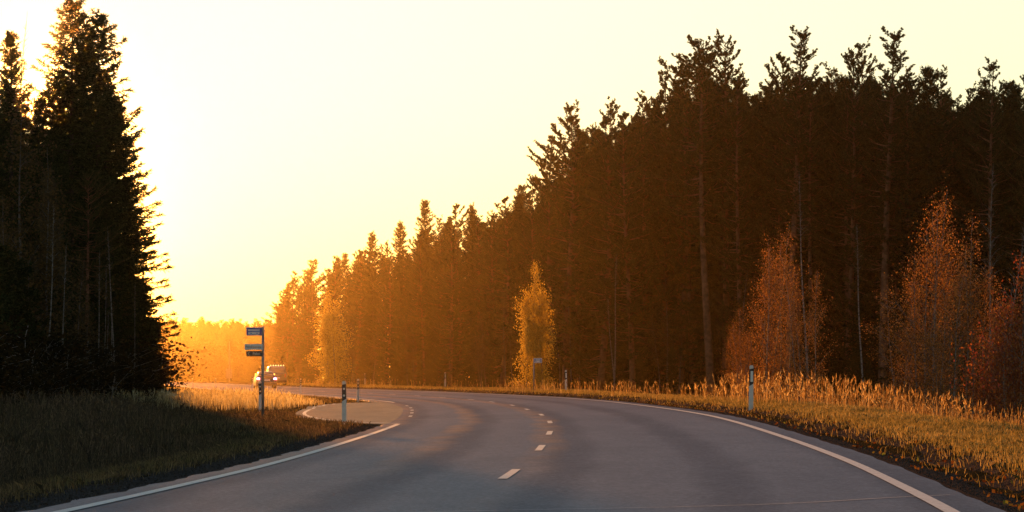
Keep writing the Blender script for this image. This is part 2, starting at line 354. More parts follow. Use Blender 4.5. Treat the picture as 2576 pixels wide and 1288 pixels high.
def ribbon(pts, w, dz, name, m):
    P = np.array(pts); T = np.gradient(P, axis=0); T /= np.linalg.norm(T, axis=1)[:, None] + 1e-9; Nn = np.stack([-T[:, 1], T[:, 0]], 1)
    A = P + Nn * w / 2; B = P - Nn * w / 2
    V = [(x, y, float(hgt(x, y)) + dz) for x, y in A] + [(x, y, float(hgt(x, y)) + dz) for x, y in B]; n = len(P)
    me = bpy.data.meshes.new(name); me.from_pydata(V, [], [(i, i + 1, n + i + 1, n + i) for i in range(n - 1)]); me.materials.append(m)
    return me
edgeY = lambda a, b: np.arange(a, b, .5)
def mark(name, me, lab=None): return tag(link(name, me), lab, None, None, 'structure')
mark('edge_line', strip('edge_line', edgeY(2, 70.5), -.07, .06, 2, M['paint'], .008), 'white left edge line before the bus bay')
mark('edge_line', strip('edge_line', edgeY(129, 560), -.07, .06, 2, M['paint'], .008), 'white left edge line beyond the bus bay')
mark('edge_line', strip('edge_line', edgeY(2, 560), 7.14, 7.27, 2, M['paint'], .008), 'white right edge line on the outside of the bend')
mark('bay_line', ribbon(bl, .11, .010, 'bay_line', M['paint']), 'white line curving round the bus bay')
cu = lambda Y: np.interp(Y, [25, 35, 60, 130], [3.12, 3.18, 3.46, 3.6])
for k, y0 in enumerate([21.5, 33.6, 44.8, 55.2, 67, 79.5, 92.7, 106, 120, 133, 146, 159, 172, 185, 198, 211, 224, 237, 250, 263, 276]):
    mark('centre_dash', strip('centre_dash', np.linspace(y0 - 1.6, y0 + 1.5, 7), lambda Y: cu(Y) - .052, lambda Y: cu(Y) + .052, 2, M['paint'], .008), 'white centre line dash on the curving road')
for y0 in [84, 91.5, 99, 106.5, 114]:
    mark('bay_dash', strip('bay_dash', np.linspace(y0 - 1.2, y0 + 1.2, 5), -.05, .05, 2, M['paint'], .009), 'short white dash between road and bus bay')
seal1 = [unproj(x, y) for x, y in [(900, 1293), (1300, 1284), (1700, 1277), (2000, 1268), (2250, 1252), (2390, 1246)]]
seal2 = [unproj(x, y) for x, y in [(1010, 1057), (1150, 1054), (1260, 1051.5), (1365, 1048.5)]]
seal3 = [unproj(x, y) for x, y in [(1480, 1043), (1560, 1041)]]
for s_, w_ in ((seal1, .03), (seal2, .09), (seal3, .09)):
    P = np.array(chaikin(s_, 3)); mark('crack_seal', ribbon(P, w_, .006, 'crack_seal', M['seal']), 'pale sealed crack running across the asphalt')

# ------------------------------------------------------------------ foliage makers (numpy)
def nrm(a): return a / (np.linalg.norm(a, axis=-1, keepdims=True) + 1e-9)
def tris(P, D, Lr, Wr, rg):
    """thin triangle from P along D"""
    n = len(P); side = nrm(np.cross(D, rg.normal(size=(n, 3)))) * (np.asarray(Wr).reshape(-1, 1) / 2)
    V = np.empty((n, 3, 3)); V[:, 0] = P - side; V[:, 1] = P + side; V[:, 2] = P + D * np.asarray(Lr).reshape(-1, 1)
    return V
def leaves(P, S, rg):
    """diamond leaves with random facing"""
    n = len(P); a = nrm(rg.normal(size=(n, 3))); b = nrm(np.cross(a, rg.normal(size=(n, 3)))); s = np.asarray(S).reshape(-1, 1)
    V = np.empty((n, 4, 3)); V[:, 0] = P - a * s * .6; V[:, 1] = P + b * s * .42; V[:, 2] = P + a * s * .6; V[:, 3] = P - b * s * .42
    return V
def soup(name, blocks, m):
    V = []; F_ = []; S_ = []; b = 0
    for B in blocks:
        n, k, _ = B.shape
        if n == 0: continue
        V.append(B.reshape(-1, 3)); F_.append(np.arange(n * k) + b); S_.append(np.full(n, k)); b += n * k
    return raw_mesh(name, np.concatenate(V), np.concatenate(F_), np.concatenate(S_), m)

def trunk_mesh(name, h, r, m, rg, branches=(), bend=.15, top=.985, n=8):
    mb = MB(); ph = rg.uniform(0, 6.28, 2)
    def c(z): t = z / h; return (bend * math.sin(t * 3 + ph[0]) - bend * math.sin(ph[0]), bend * math.sin(t * 2.3 + ph[1]) - bend * math.sin(ph[1]), z)
    zs = np.linspace(-.4, h * top, 12)
    mb.tube([c(z) for z in zs], [max(.012, r * (1 - max(z, 0) / h) ** .85 * (1.25 if z < .2 else 1)) for z in zs], n)
    for p in branches: mb.tube(p[0], p[1], 3, cap=False)
    return mb.mesh(name, m, True), c

def spruce(h, rb, seed, dens=1.0, low=.05, m='spruce', thin_top=1.0):
    rg = np.random.default_rng(seed); br = []; P = []; D = []; Ln = []; Wd = []
    z = h * low
    me, c = None, None
    tm, c = trunk_mesh('trunk', h, .02 + h * .0105, M['bark_spruce'], np.random.default_rng(seed + 1), bend=.05)
    twP = []; twD = []; twL = []
    while z < h * .985:
        t = z / h; nb = rg.integers(5, 8); a0 = rg.uniform(0, 6.28); RR = rb * ((1 - t) ** .66) * (1 - .25 * math.exp(-t * 14)) + .10
        for k in range(nb):
            a = a0 + 6.283 * k / nb + rg.normal() * .25; L_ = RR * rg.uniform(.5, 1.12)
            if rg.random() < .05: L_ *= 1.15
            droop = R(-28 * (1 - t) + 30 * max(0, t - .55) * 2 + rg.normal() * 12)
            out = np.array([math.cos(a), math.sin(a), 0]); zz = z + rg.normal() * .1; base = np.array(c(max(0, zz)))
            n = max(3, int(L_ / .095 * dens)); s = np.linspace(.12, 1, n) * L_
            up = .26 * (s / L_) ** 2.2 * L_
            pts = base + out * (s * math.cos(droop))[:, None] + np.array([0, 0, 1]) * (s * math.sin(droop) + up)[:, None]
            tan = nrm(np.gradient(pts, axis=0))
            side = nrm(np.cross(tan, [0, 0, 1.]))
            for sg in (-1, 1):
                d = nrm(tan * .55 + side * sg * .75 + np.array([0, 0, -.42]) + rg.normal(size=(n, 3)) * .3)
                l = (.19 + .27 * (1 - s / L_) * min(1, L_ / 1.8)) * rg.uniform(.6, 1.25, n)
                twP.append(pts); twD.append(d); twL.append(l)
            twP.append(np.repeat(pts[-3:], 3, 0)); twD.append(np.repeat(tan[-3:], 3, 0) + rg.normal(size=(9, 3)) * .5); twL.append(np.full(9, .14))
            if L_ > .6 and rg.random() < .6: br.append(([tuple(base), tuple(pts[n // 2]), tuple(pts[-1])], [.022 * L_ / 2 + .006, .014, .004]))
        z += (.20 + .22 * (1 - t)) * rg.uniform(.75, 1.25) / max(.6, dens ** .5)
    P = np.concatenate(twP); D = nrm(np.concatenate(twD)); l = np.concatenate(twL)
    B = [tris(P, D, l, .07 * np.ones(len(P)), rg)]
    for f in (.1, .35, .6, .85):
        q = P + D * (l * f)[:, None]; d2 = nrm(D + rg.normal(size=D.shape) * .65)
        B.append(tris(q, d2, rg.uniform(.08, .17, len(q)), np.full(len(q), .05), rg))
    # leader
    zz = np.linspace(h * .93, h * 1.005, 26); q = np.stack([np.zeros(26), np.zeros(26), zz], 1) + np.array(c(h * .95)) * [1, 1, 0]
    B.append(tris(q, nrm(rg.normal(size=(26, 3)) * [1, 1, .4] + [0, 0, .7]), np.full(26, .16), np.full(26, .03), rg))
    mb = MB()
    for p in br: mb.tube(p[0], p[1], 3, cap=False)
    wood = mb.mesh('limbs', M['bark_spruce'])
    return [('trunk', tm), ('crown', soup('crown', B, M[m])), ('limbs', wood)]

def pine(h, rc, cb, seed, dens=1.0, ex=.62):
    """Scots pine: bare trunk, irregular crown of tufted, upswept branches from cb*h up"""
    rg = np.random.default_rng(seed); tm, c = trunk_mesh('trunk', h, .03 + h * .0095, M['bark_pine'], np.random.default_rng(seed + 1), bend=.28)
    tips = []; tdir = []; mb = MB(); z = h * cb
    lop = rg.uniform(0, 6.28)
    while z < h * .985:
        t = (z - h * cb) / (h * (1 - cb)); nb = rg.integers(3, 6); a0 = rg.uniform(0, 6.28)
        prof = (.55 + .9 * t) if t < .3 else (.82 * (1 - (t - .3) / .7) ** ex + .04)
        for k in range(nb):
            a = a0 + 6.283 * k / nb + rg.normal() * .35; L_ = rc * prof * rg.uniform(.32, 1.35) * (1 + .22 * math.cos(a - lop))
            if rg.random() < .10: continue
            el = R(2 + 48 * t ** 1.6 + rg.normal() * 9); base = np.array(c(z + rg.normal() * .15))
            out = np.array([math.cos(a), math.sin(a), 0]); n = 7; s = np.linspace(0, 1, n)
            pts = base + out * (s * L_ * math.cos(el))[:, None] + np.array([0, 0, 1]) * (s * L_ * math.sin(el) - .12 * L_ * np.sin(s * 3.14) * (1 - t) + .18 * L_ * s ** 2.5)[:, None] + np.cumsum(rg.normal(size=(n, 3)) * .035 * L_, 0) * .5
            mb.tube([tuple(p) for p in pts[::2]], [.018 + .012 * L_, .016, .011, .005], 3, cap=False)
            ns = max(3, int(L_ * 8.5 * dens))
            for j in range(ns):
                f = rg.uniform(.22, 1) ** .75; i = min(n - 2, int(f * (n - 1))); p = pts[i] + (pts[i + 1] - pts[i]) * (f * (n - 1) - i)
                tan = nrm(pts[i + 1] - pts[i]); sd_ = nrm(np.cross(tan, [0, 0, 1.])) * rg.choice([-1, 1])
                d = nrm(tan * .7 + sd_ * rg.uniform(.3, 1.1) + np.array([0, 0, rg.uniform(-.05, .65)])); l = rg.uniform(.18, .58) * min(1, .3 + L_ / 2) * (1.15 - .5 * f)
                e = p + d * l
                mb.tube([tuple(p), tuple(e)], [.008, .003], 3, cap=False)
                for g in (.25, .45, .62, .8, 1.0): tips.append(p + d * l * g + rg.normal(size=3) * .02); tdir.append(d)
            tips.append(pts[-1]); tdir.append(nrm(pts[-1] - pts[-2]))
            tips.append(pts[-2]); tdir.append(nrm(pts[-1] - pts[-2]))
        z += rg.uniform(.24, .50) * (1 - .25 * t)
    for zz in np.linspace(h * .92, h * .985, 9): tips.append(np.array(c(zz))); tdir.append(np.array([0, 0, 1.]))
    T = np.array(tips); Dn = np.array(tdir); K = 18
    P = np.repeat(T, K, 0); D0 = np.repeat(Dn, K, 0)
    d = nrm(D0 * 1.0 + rg.normal(size=P.shape) * .55 + [0, 0, .15]); l = rg.uniform(.06, .13, len(P))
    return [('trunk', tm), ('crown', soup('crown', [tris(P, d, l, np.full(len(P), .03), rg)], M['pine'])), ('limbs', mb.mesh('limbs', M['bark_pine']))]

def birch(h, rc, seed, stems=3, leaf=9000, m='birch_leaf', lo=.12, size=.065, lean=.12, peak=.32, twiggy=1.0, base=0):
    rg = np.random.default_rng(seed); LP = []; out = []
    for s_ in range(stems):
        mb = lm = MB()
        a = rg.uniform(0, 6.28); hh = h * (1 if s_ == 0 else rg.uniform(.62, .93)); off = np.array([math.cos(a), math.sin(a), 0]) * (0 if s_ == 0 else rg.uniform(.15, .5) * rc)
        ln = rg.normal(size=2) * lean * hh * .5; zs = np.linspace(0, 1, 9)
        path = [np.array([off[0] + ln[0] * z ** 1.3 + .06 * math.sin(z * 7 + a), off[1] + ln[1] * z ** 1.3 + .05 * math.cos(z * 6 + a), hh * z - .15 * (z == 0)]) for z in zs]
        r0 = .012 + hh * .0055; mb.tube([tuple(p) for p in path], [max(.006, r0 * (1 - z) ** .8) for z in zs], 6)
        nb = int(hh * 6.5); per = leaf / stems / nb
        for k in range(nb):
            t = rg.uniform(lo, .98); i = min(7, int(t * 8)); p = path[i] + (path[i + 1] - path[i]) * (t * 8 - i)
            pr = base + (1 - base) * (t / peak) ** .6 if t < peak else ((1 - t) / (1 - peak)) ** .75
            L_ = max(.15, rc * pr * rg.uniform(.22, 1.2)); a2 = rg.uniform(0, 6.28); el = R(rg.uniform(30, 62))
            d = np.array([math.cos(a2) * math.cos(el), math.sin(a2) * math.cos(el), math.sin(el)]); q = np.array([math.cos(a2), math.sin(a2), .15])
            e1 = p + d * L_ * .55; e2 = e1 + nrm(d * .6 + q * .5 + rg.normal(size=3) * .15) * L_ * .5
            if rg.random() < .75 * twiggy: lm.tube([tuple(p), tuple(e1), tuple(e2)], [.011, .007, .003], 3, cap=False)
            n = max(2, int(per * rg.uniform(.4, 1.7) * (.5 + L_ / rc)))
            f = rg.uniform(.15, 1.05, n)[:, None]; b = np.where(f < .55, p + (e1 - p) * f / .55, e1 + (e2 - e1) * (f - .55) / .45)
            cl = np.repeat(rg.normal(size=(n // 7 + 1, 3)) * [.17, .17, .2], 7, 0)[:n]
            LP.append(b + (cl + rg.normal(size=(n, 3)) * [.07, .07, .10]) * (.6 + .5 * rc / 2))
        out.append(('stem', mb.mesh('stem', M['bark_dull' if (m == 'dull_leaf' and leaf > 600) else 'bark_birch'], True)))
    if leaf > 20: LP = np.concatenate(LP); out.append(('crown', soup('crown', [leaves(LP, rg.uniform(.6, 1.3, len(LP)) * size, rg)], M[m])))
    return out

PROTO = {}
def plant(kind, name, x, Z, h, label, cat, group=None, wide=1.0, rot=None, z=None):
    """kind: key of PROTO, built at a given height; the first use is the source, the rest are copies"""
    parts, h0 = PROTO[kind]; X = (x - CX) * Z / F; s = h / h0
    o = empty(name, (X, Z, float(hgt(X, Z)) - .08 if z is None else z), rnd.uniform(0, 6.28) if rot is None else rot, (s * wide, s * wide, s))
    tag(o, label, cat, group)
    if isinstance(parts[0], tuple): PROTO[kind] = ([link(n, me, o) for n, me in parts], h0)
    else:
        for p in parts: q = p.copy(); q.parent = o; C.objects.link(q)
    return o
def htop(y, Z, base=0): return HC + (HZ - y) * Z / F - base
def hb(x, y, Z): return HC + (HZ - y) * Z / F - (float(hgt((x - CX) * Z / F, Z)) - .08)
rnd = random.Random(11)
for i in range(4): PROTO['spruce%d' % i] = (spruce(18, [3.1, 2.8, 3.4, 2.5][i], 100 + i * 7, 1.0, .03), 18)
for i in range(5): PROTO['pine%d' % i] = (pine(19, [2.7, 2.3, 3.0, 2.5, 2.8][i], [.40, .34, .5, .26, .18][i], 200 + i * 7), 19)
for i in range(2): PROTO['edge_pine%d' % i] = (pine(14, [2.9, 2.5][i], [.08, .05][i], 260 + i * 7, 1.15, .68), 14)
for i in range(2): PROTO['young_spruce%d' % i] = (spruce(6, [1.5, 1.7][i], 300 + i * 5, 1.1, .02), 6)
for i in range(3): PROTO['birch%d' % i] = (birch(7, [2.1, 1.7, 1.9][i], 400 + i * 5, [6, 4, 5][i], [17000, 12000, 14000][i], peak=.4, base=.1, size=.050), 7)
for i in range(2): PROTO['yellow%d' % i] = (birch(7, [1.7, 1.9][i], 430 + i * 5, 4, 19000, 'yellow_leaf', base=.55, lo=.0, size=.085, lean=.05, peak=.4), 7)
for i in range(3): PROTO['dull%d' % i] = (birch(9, [1.7, 2.0, 1.5][i], 450 + i * 5, [2, 3, 2][i], 7500, 'dull_leaf', size=.075, lo=.3), 9)
PROTO['red0'] = (birch(5, 1.8, 480, 5, 9500, 'red_leaf', lo=.05), 5)
PROTO['bare0'] = (birch(11, 1.7, 490, 2, 0, lo=.5, twiggy=2), 11)
PROTO['pole_birch0'] = (birch(11, 1.1, 495, 1, 500, 'dull_leaf', lo=.72, size=.07, lean=.10), 11)
PROTO['pole_birch1'] = (birch(11, 1.0, 498, 2, 500, 'dull_leaf', lo=.75, size=.07, lean=.16), 11)
PROTO['bush0'] = (birch(2.6, 1.3, 520, 7, 900, 'dull_leaf', lo=.1, size=.05, lean=.5), 2.6)
PROTO['bush1'] = (birch(2.2, 1.5, 525, 8, 3800, 'dark_leaf', lo=.02, size=.07, lean=.3), 2.2)

# ------------------------------------------------------------------ right-hand forest
prof_x = [690, 760, 850, 938, 1008, 1070, 1160, 1262, 1360, 1460, 1548, 1660, 1790, 1900, 1985, 2085, 2220, 2335, 2393, 2500, 2576]
prof_y = [760, 690, 655, 630, 600, 575, 545, 515, 465, 310, 310, 225, 150, 205, 160, 185, 145, 205, 225, 200, 200]
def prof(x): return float(np.interp(x, prof_x, prof_y))
def zfront(x): return float(np.interp(x, [690, 850, 1000, 1150, 1300, 1460, 1650, 1800, 2000, 2200, 2576, 2900], [352, 315, 288, 262, 232, 205, 186, 174, 166, 161, 156, 152]))
# (x, top y, kind, extra depth, width factor, label)
FR = [
 (702, 742, 'edge_pine0', 0, 1.5, 'bushy haze-lit pine at the far left end of the right-hand forest'),
 (748, 690, 'edge_pine1', -2, 1.5, 'rounded pale pine second from the far end of the right-hand forest'),
 (800, 665, 'edge_pine0', 0, 1.4, 'hazy orange pine behind the small golden birch near the van'),
 (850, 652, 'edge_pine1', 2, 1.3, 'hazy pine just right of the far golden birch'),
 (895, 640, 'edge_pine0', 0, 1.2, 'hazy pine left of the leftmost pointed spruce'),
 (938, 590, 'spruce1', 4, 1.15, 'leftmost pointed spruce standing above the hazy pines'),
 (972, 660, 'edge_pine1', -4, 1.2, 'low pine between the two leftmost pointed spruces'),
 (1008, 560, 'spruce0', 3, 1.0, 'second pointed spruce from the left, ragged with sky gaps'),
 (1045, 600, 'edge_pine0', 0, 1.0, 'small orange tinted pine between two pointed spruces'),
 (1070, 505, 'spruce3', 4, 1.1, 'tall sharply pointed spruce rising alone above the middle of the forest'),
 (1105, 545, 'pine1', 4, 1.0, 'round-topped pine just right of the tall pointed spruce'),
 (1132, 570, 'edge_pine1', -14, 1.2, 'pine with orange lit left side right of the tall pointed spruce'),
 (1162, 522, 'edge_pine0', 1, 1.1, 'dense pine with a twin top above the mid forest'),
 (1186, 514, 'spruce1', 6, .9, 'slim spruce tip peeping over the twin-topped pine'),
 (1225, 532, 'pine3', 3, 1.0, 'open crowned pine with gaps, left of the tufted orange pine'),
 (1262, 502, 'edge_pine1', -14, 1.2, 'pine with orange tufts down its left side in the mid forest'),
 (1310, 462, 'spruce2', 4, .9, 'dark spruce tip left of the step up in the forest skyline'),
 (1358, 455, 'edge_pine0', 1, 1.0, 'pine at the foot of the step up in the forest skyline'),
 (1398, 345, 'edge_pine1', 3, 1.0, 'tapering pine leaning on the left side of the broad cone-shaped pine'),
 (1424, 310, 'edge_pine0', -17, 1.3, 'broad cone-shaped pine with orange lit branches reaching left'),
 (1460, 255, 'pine3', 4, 1.1, 'thin-topped pine behind the broad cone-shaped pine'),
 (1510, 310, 'edge_pine1', -15, 1.3, 'pine with lit rusty tufts right of the cone-shaped pine'),
 (1548, 252, 'pine4', 4, 1.0, 'pine with a loose airy top standing alone in a dip'),
 (1592, 300, 'edge_pine0', -9, 1.1, 'bushy pine with warm edge below the airy top'),
 (1628, 232, 'pine4', 1, 1.05, 'dense pine shoulder left of the twin tall pines'),
 (1664, 180, 'edge_pine1', 0, 1.0, 'full crowned pine climbing towards the twin tall pines'),
 (1712, 128, 'pine2', 2, 1.0, 'left of the twin tall pines, crown slightly open'),
 (1745, 170, 'pine4', 5, 1.0, 'pine squeezed between the twin tall pines'),
 (1790, 88, 'pine2', -2, 1.2, 'right of the twin tall pines, wide top and long straight bare trunk'),
 (1826, 95, 'pine0', 3, 1.1, 'pine overlapping the wide topped tall pine on its right'),
 (1870, 182, 'pine4', 0, 1.0, 'lower pine in the saddle right of the twin tall pines'),
 (1905, 205, 'pine3', 4, 1.0, 'small topped pine in the saddle before the highest spire'),
 (1942, 150, 'edge_pine0', 3, .9, 'pine hugging the left flank of the highest spire'),
 (1985, 60, 'pine3', 0, 1.15, 'highest spire-shaped pine of the right-hand forest'),
 (2018, 175, 'pine1', 4, 1.0, 'pine hugging the right flank of the highest spire'),
 (2048, 190, 'pine2', 2, .9, 'flat topped sparse pine beside the thin white birch trunk'),
 (2088, 175, 'pine0', 5, 1.0, 'sparse pine with sky gaps right of the highest spire'),
 (2130, 118, 'pine4', 2, .95, 'pine left of the tall feathery pine'),
 (2152, 100, 'pine1', 5, .9, 'narrow pine leaning on the tall feathery pine'),
 (2222, 64, 'pine3', 0, 1.3, 'tall feathery pine, second highest of the right-hand forest'),
 (2262, 215, 'pine1', 4, .9, 'low pine in the notch right of the tall feathery pine'),
 (2300, 190, 'pine4', 2, .95, 'pine left of the round dark crown above the tall orange birch'),
 (2336, 160, 'spruce2', 0, .95, 'round dark crown above the tall orange birch'),
 (2392, 162, 'pine3', 3, 1.0, 'see-through pine with sky gaps above the bare forked birch'),
 (2428, 215, 'pine1', 6, .9, 'thin pine in the notch left of the pale topped pine'),
 (2470, 210, 'spruce0', 3, .85, 'dark spruce below the pale topped pine'),
 (2500, 138, 'pine3', 0, 1.0, 'pale topped pine near the right end of the skyline'),
 (2545, 195, 'spruce2', 2, 1.0, 'dark spruce second from the right end of the skyline'),
 (2580, 168, 'pine4', 0, 1.0, 'pine cut by the right edge of the picture'),
]
for (x, y, k, dz, wd, lab) in FR:
    Z = zfront(x) + dz; sp = k.startswith('spruce')
    plant(k, 'spruce_tree' if sp else 'pine_tree', x, Z, htop(y, Z), lab, 'spruce' if sp else 'pine', 'trees along the front of the right-hand forest', wd)
# trees behind the front row
LB = {'pine': 'dark pine deep inside the right-hand forest, merging with its neighbours', 'spruce': 'dark spruce deep inside the right-hand forest, merging with its neighbours'}
n = 0
REG = [(900, 'the hazy pines at the far end'), (1110, 'the three pointed spruces'), (1370, 'the dense pines of the mid forest'), (1600, 'the broad cone-shaped pine'), (1850, 'the twin tall pines'), (2060, 'the highest spire-shaped pine'), (2270, 'the tall feathery pine'), (2440, 'the see-through pine with sky gaps'), (9999, 'the pale topped pine')]
for row in range(7):
    x = 705 + rnd.uniform(0, 20)
    while x < 2720:
        Z = zfront(x) + 5 + row * 6.5 + rnd.uniform(-2.5, 2.5); y = prof(x) + (rnd.uniform(8, 80) if x > 1350 else rnd.uniform(-8, 40)) + (30 if row > 3 else 0)
        sp = rnd.random() < (.55 if row < 3 else .7); k = ('spruce%d' % rnd.randrange(4)) if sp else rnd.choice(['pine0', 'pine1', 'pine2', 'pine3', 'pine4'])
        plant(k, 'spruce_tree' if sp else 'pine_tree', x, Z, htop(y, Z), 'dark %s in the forest mass behind %s' % ('spruce' if sp else 'pine', [b for a, b in REG if x < a][0]), 'spruce' if sp else 'pine', '%s trees behind %s' % ('spruce' if sp else 'pine', [b for a, b in REG if x < a][0]), rnd.uniform(.85, 1.15))
        x += rnd.uniform(42, 74) * (1.0 if x > 1300 else 1.0); n += 1
# young growth under the edge
x = 720
while x < 2700:
    Z = zfront(x) - rnd.uniform(-3, 3); h_ = rnd.uniform(2.5, 6.5)
    if (x < 1350 or rnd.random() < .75) and not 1705 < x < 1835:
        if rnd.random() < .6: plant('young_spruce%d' % rnd.randrange(2), 'young_spruce', x, Z, h_, 'young dark spruce at the forest foot below %s' % [b for a, b in REG if x < a][0], 'young spruce', 'young spruces below %s' % [b for a, b in REG if x < a][0], 1.1)
        else: plant('dull%d' % rnd.randrange(3), 'young_birch', x, Z, h_ * 1.2, 'dull brown young birch at the forest foot below %s' % [b for a, b in REG if x < a][0], 'young birch', 'dull young birches below %s' % [b for a, b in REG if x < a][0], 1.1)
    x += rnd.uniform(16, 38)
# lit birches in front
BR = [
 (1345, 655, 'yellow0', 180, .66, 'bright golden birch behind the far bus stop sign'),
 (827, 735, 'yellow1', 282, 1.0, 'glowing golden birch in the haze right of the van'),
 (1270, 740, 'dull0', 215, 1.0, 'dim orange birch left of the bright golden birch'),
 (1222, 790, 'dull1', 218, 1.1, 'lower dim birch with arching branches left of the bright golden birch'),
 (1440, 685, 'dull1', 192, 1.1, 'brownish birch right of the bright golden birch'),
 (1520, 700, 'dull2', 190, 1.0, 'dark brown birch behind the far roadside post'),
 (1940, 562, 'birch0', 118, .62, 'left rust orange birch behind the near right roadside post'),
 (2012, 645, 'birch1', 114, .72, 'shorter rust birch against the thin pale trunk'),
 (1868, 780, 'birch2', 116, .85, 'low dark rust birch left of the near right roadside post'),
 (2325, 470, 'birch0', 101, .68, 'tall orange birch with several pale stems, right part of the picture'),
 (2445, 552, 'birch2', 98, .7, 'orange birch leaning against the tall orange birch on its right'),
 (2275, 700, 'birch1', 103, 1.0, 'low dark orange birch at the left foot of the tall orange birch'),
 (2390, 690, 'birch1', 97, 1.0, 'low orange birch filling between the two tall orange birches'),
 (2570, 650, 'red0', 90, .8, 'reddest leafy tree at the right edge of the picture'),
 (2505, 800, 'red0', 92, .75, 'low russet bush left of the reddest tree'),
 (2485, 415, 'bare0', 132, .85, 'bare forked pale birch rising left of the right edge'),
 (2030, 430, 'pole_birch0', 150, .8, 'thin leaning pale birch trunk between the two tall pines'),
 (1545, 640, 'pole_birch1', 178, .9, 'slender leaning pale stem in the dark forest behind the far post'),
 (2170, 560, 'pole_birch0', 150, .9, 'slender grey stem in the darkest part of the forest'),
]
for (x, y, k, Z, wd, lab) in BR: plant(k, {'red0': 'rowan_tree'}.get(k, 'birch_tree'), x, Z, hb(x, y, Z), lab, 'rowan' if k == 'red0' else 'birch', None, wd)
for x, y in ((2150, 850), (2185, 880), (1690, 880), (2120, 905), (1610, 900)):
    plant('young_spruce0', 'young_spruce', x, 140 if x > 2000 else 170, htop(y, 140 if x > 2000 else 170), 'small spruce standing before the dark trunks of the forest', 'young spruce', 'small spruces before the forest', .8)

# ------------------------------------------------------------------ left-hand forest
LF = [
 (178, -12, 'spruce2', 112, 1.15, 'tallest black spruce of the left-hand forest, its tip at the top of the picture'),
 (240, 22, 'spruce0', 115, 1.25, 'second tip of the tallest spruce clump, just right of the highest tip'),
 (290, 235, 'spruce2', 119, 1.3, 'spruce with long branches reaching right into the bright sky'),
 (318, 440, 'spruce0', 120, 1.2, 'lower spruce at the right edge of the left-hand forest'),
 (338, 560, 'spruce3', 121, 1.15, 'spruce just left of the twiggy bush, its branches edged with light'),
 (350, 700, 'young_spruce1', 119, 1.2, 'small spruce at the right foot of the left-hand forest'),
 (32, 72, 'spruce3', 110, .95, 'narrow spruce at the left edge of the picture'),
 (212, 110, 'spruce1', 118, 1.25, 'black spruce filling the gap between the two highest tips'),
 (150, 190, 'spruce2', 116, 1.2, 'black spruce on the left flank of the tallest clump'),
 (262, 180, 'spruce1', 116, 1.25, 'black spruce on the right flank of the tallest clump'),
 (100, 235, 'spruce2', 114, .9, 'spruce between the narrow left one and the tallest clump'),
]
for (x, y, k, Z, wd, lab) in LF: plant(k, 'spruce_tree', x, Z, htop(y, Z), lab, 'spruce', 'spruces of the left-hand forest', wd)
for row in range(4):
    x = -180 + rnd.uniform(0, 40)
    while x < 300 - row * 22:
        Z = 112 + row * 6 + rnd.uniform(-3, 3); y = float(np.interp(x, [-200, 0, 60, 100, 200, 300, 345], [120, 190, 240, 330, 250, 480, 680])) + rnd.uniform(0, 160)
        sp = rnd.random() < .8; plant(('spruce%d' % rnd.randrange(4)) if sp else 'pine%d' % rnd.randrange(5), 'spruce_tree' if sp else 'pine_tree', x, Z, htop(y, Z), 'black %s inside the left-hand forest, merging with its neighbours' % ('spruce' if sp else 'pine'), 'spruce' if sp else 'pine', 'trees deep in the left-hand forest', rnd.uniform(.9, 1.15)); x += rnd.uniform(45, 80)
for (x, y, k, Z, wd, lab) in [
 (8, 20, 'bare0', 122, .7, 'almost bare birch with fine twigs at the top left corner'),
 (62, 240, 'dull0', 103, 1.1, 'brownish yellow birch in front of the narrow left spruce'),
 (128, 360, 'dull2', 105, .9, 'dim ochre birch left of the black spruce clump'),
 (118, 500, 'pole_birch0', 100, .8, 'pale birch trunk left of centre in the left-hand forest'),
 (150, 600, 'pole_birch1', 97, .7, 'crooked pale birch trunk in the shade of the left-hand forest'),
 (245, 620, 'pole_birch0', 103, .7, 'upright pale birch trunk under the black spruce clump'),
 (262, 660, 'pole_birch1', 104, .6, 'thin pale stem beside the upright pale trunk'),
 (292, 560, 'pole_birch1', 108, .8, 'forked leaning pale birch under the spruce with long branches'),
 (337, 700, 'pole_birch0', 110, .6, 'thin dark birch stem at the right end of the left-hand forest'),
 (10, 480, 'dull1', 101, 1.0, 'dark leafy birch at the left edge below the spruce'),
 (185, 640, 'dull1', 108, .9, 'dim leafy birch at the foot of the tallest spruce'),
 (300, 650, 'dull2', 115, .9, 'dull birch under the right part of the left-hand forest')]:
    plant(k, 'birch_tree', x, Z, htop(y, Z), lab, 'birch', None, wd)
plant('bush0', 'willow_bush', 392, 122, 3.0, 'sparse twiggy bush catching the light at the end of the left-hand forest', 'bush', None, 1.0)
plant('bush0', 'willow_bush', 368, 121, 4.0, 'taller twiggy bush against the last spruce of the left-hand forest', 'bush', None, .9)
LREG = [(60, 'the narrow spruce at the left edge'), (170, 'the left flank of the black spruce clump'), (275, 'the tallest black spruce clump'), (999, 'the right end of the left-hand forest')]
def lreg(x): return [b for a, b in LREG if x < a][0]
def zleft(x): return float(np.interp(x, [-200, 0, 200, 400], [72, 86, 102, 119]))
for (x, h_, lab) in ((352, 4.6, 'leafy backlit birch bush at the right edge of the left-hand forest'), (330, 6.5, 'leafy backlit birch under the last spruce of the left-hand forest')):
    plant('dull0', 'birch_tree', x, 120, h_, lab, 'birch', None, .8)
for x in range(-160, 375, 15):
    plant('bush1', 'undergrowth_bush', x + rnd.uniform(-8, 8), zleft(x) + rnd.uniform(-2, 8), rnd.uniform(.8, 2.9), 'dark low bush under %s' % lreg(x), 'bush', 'bushes under %s' % lreg(x), 1.4)
x = -100
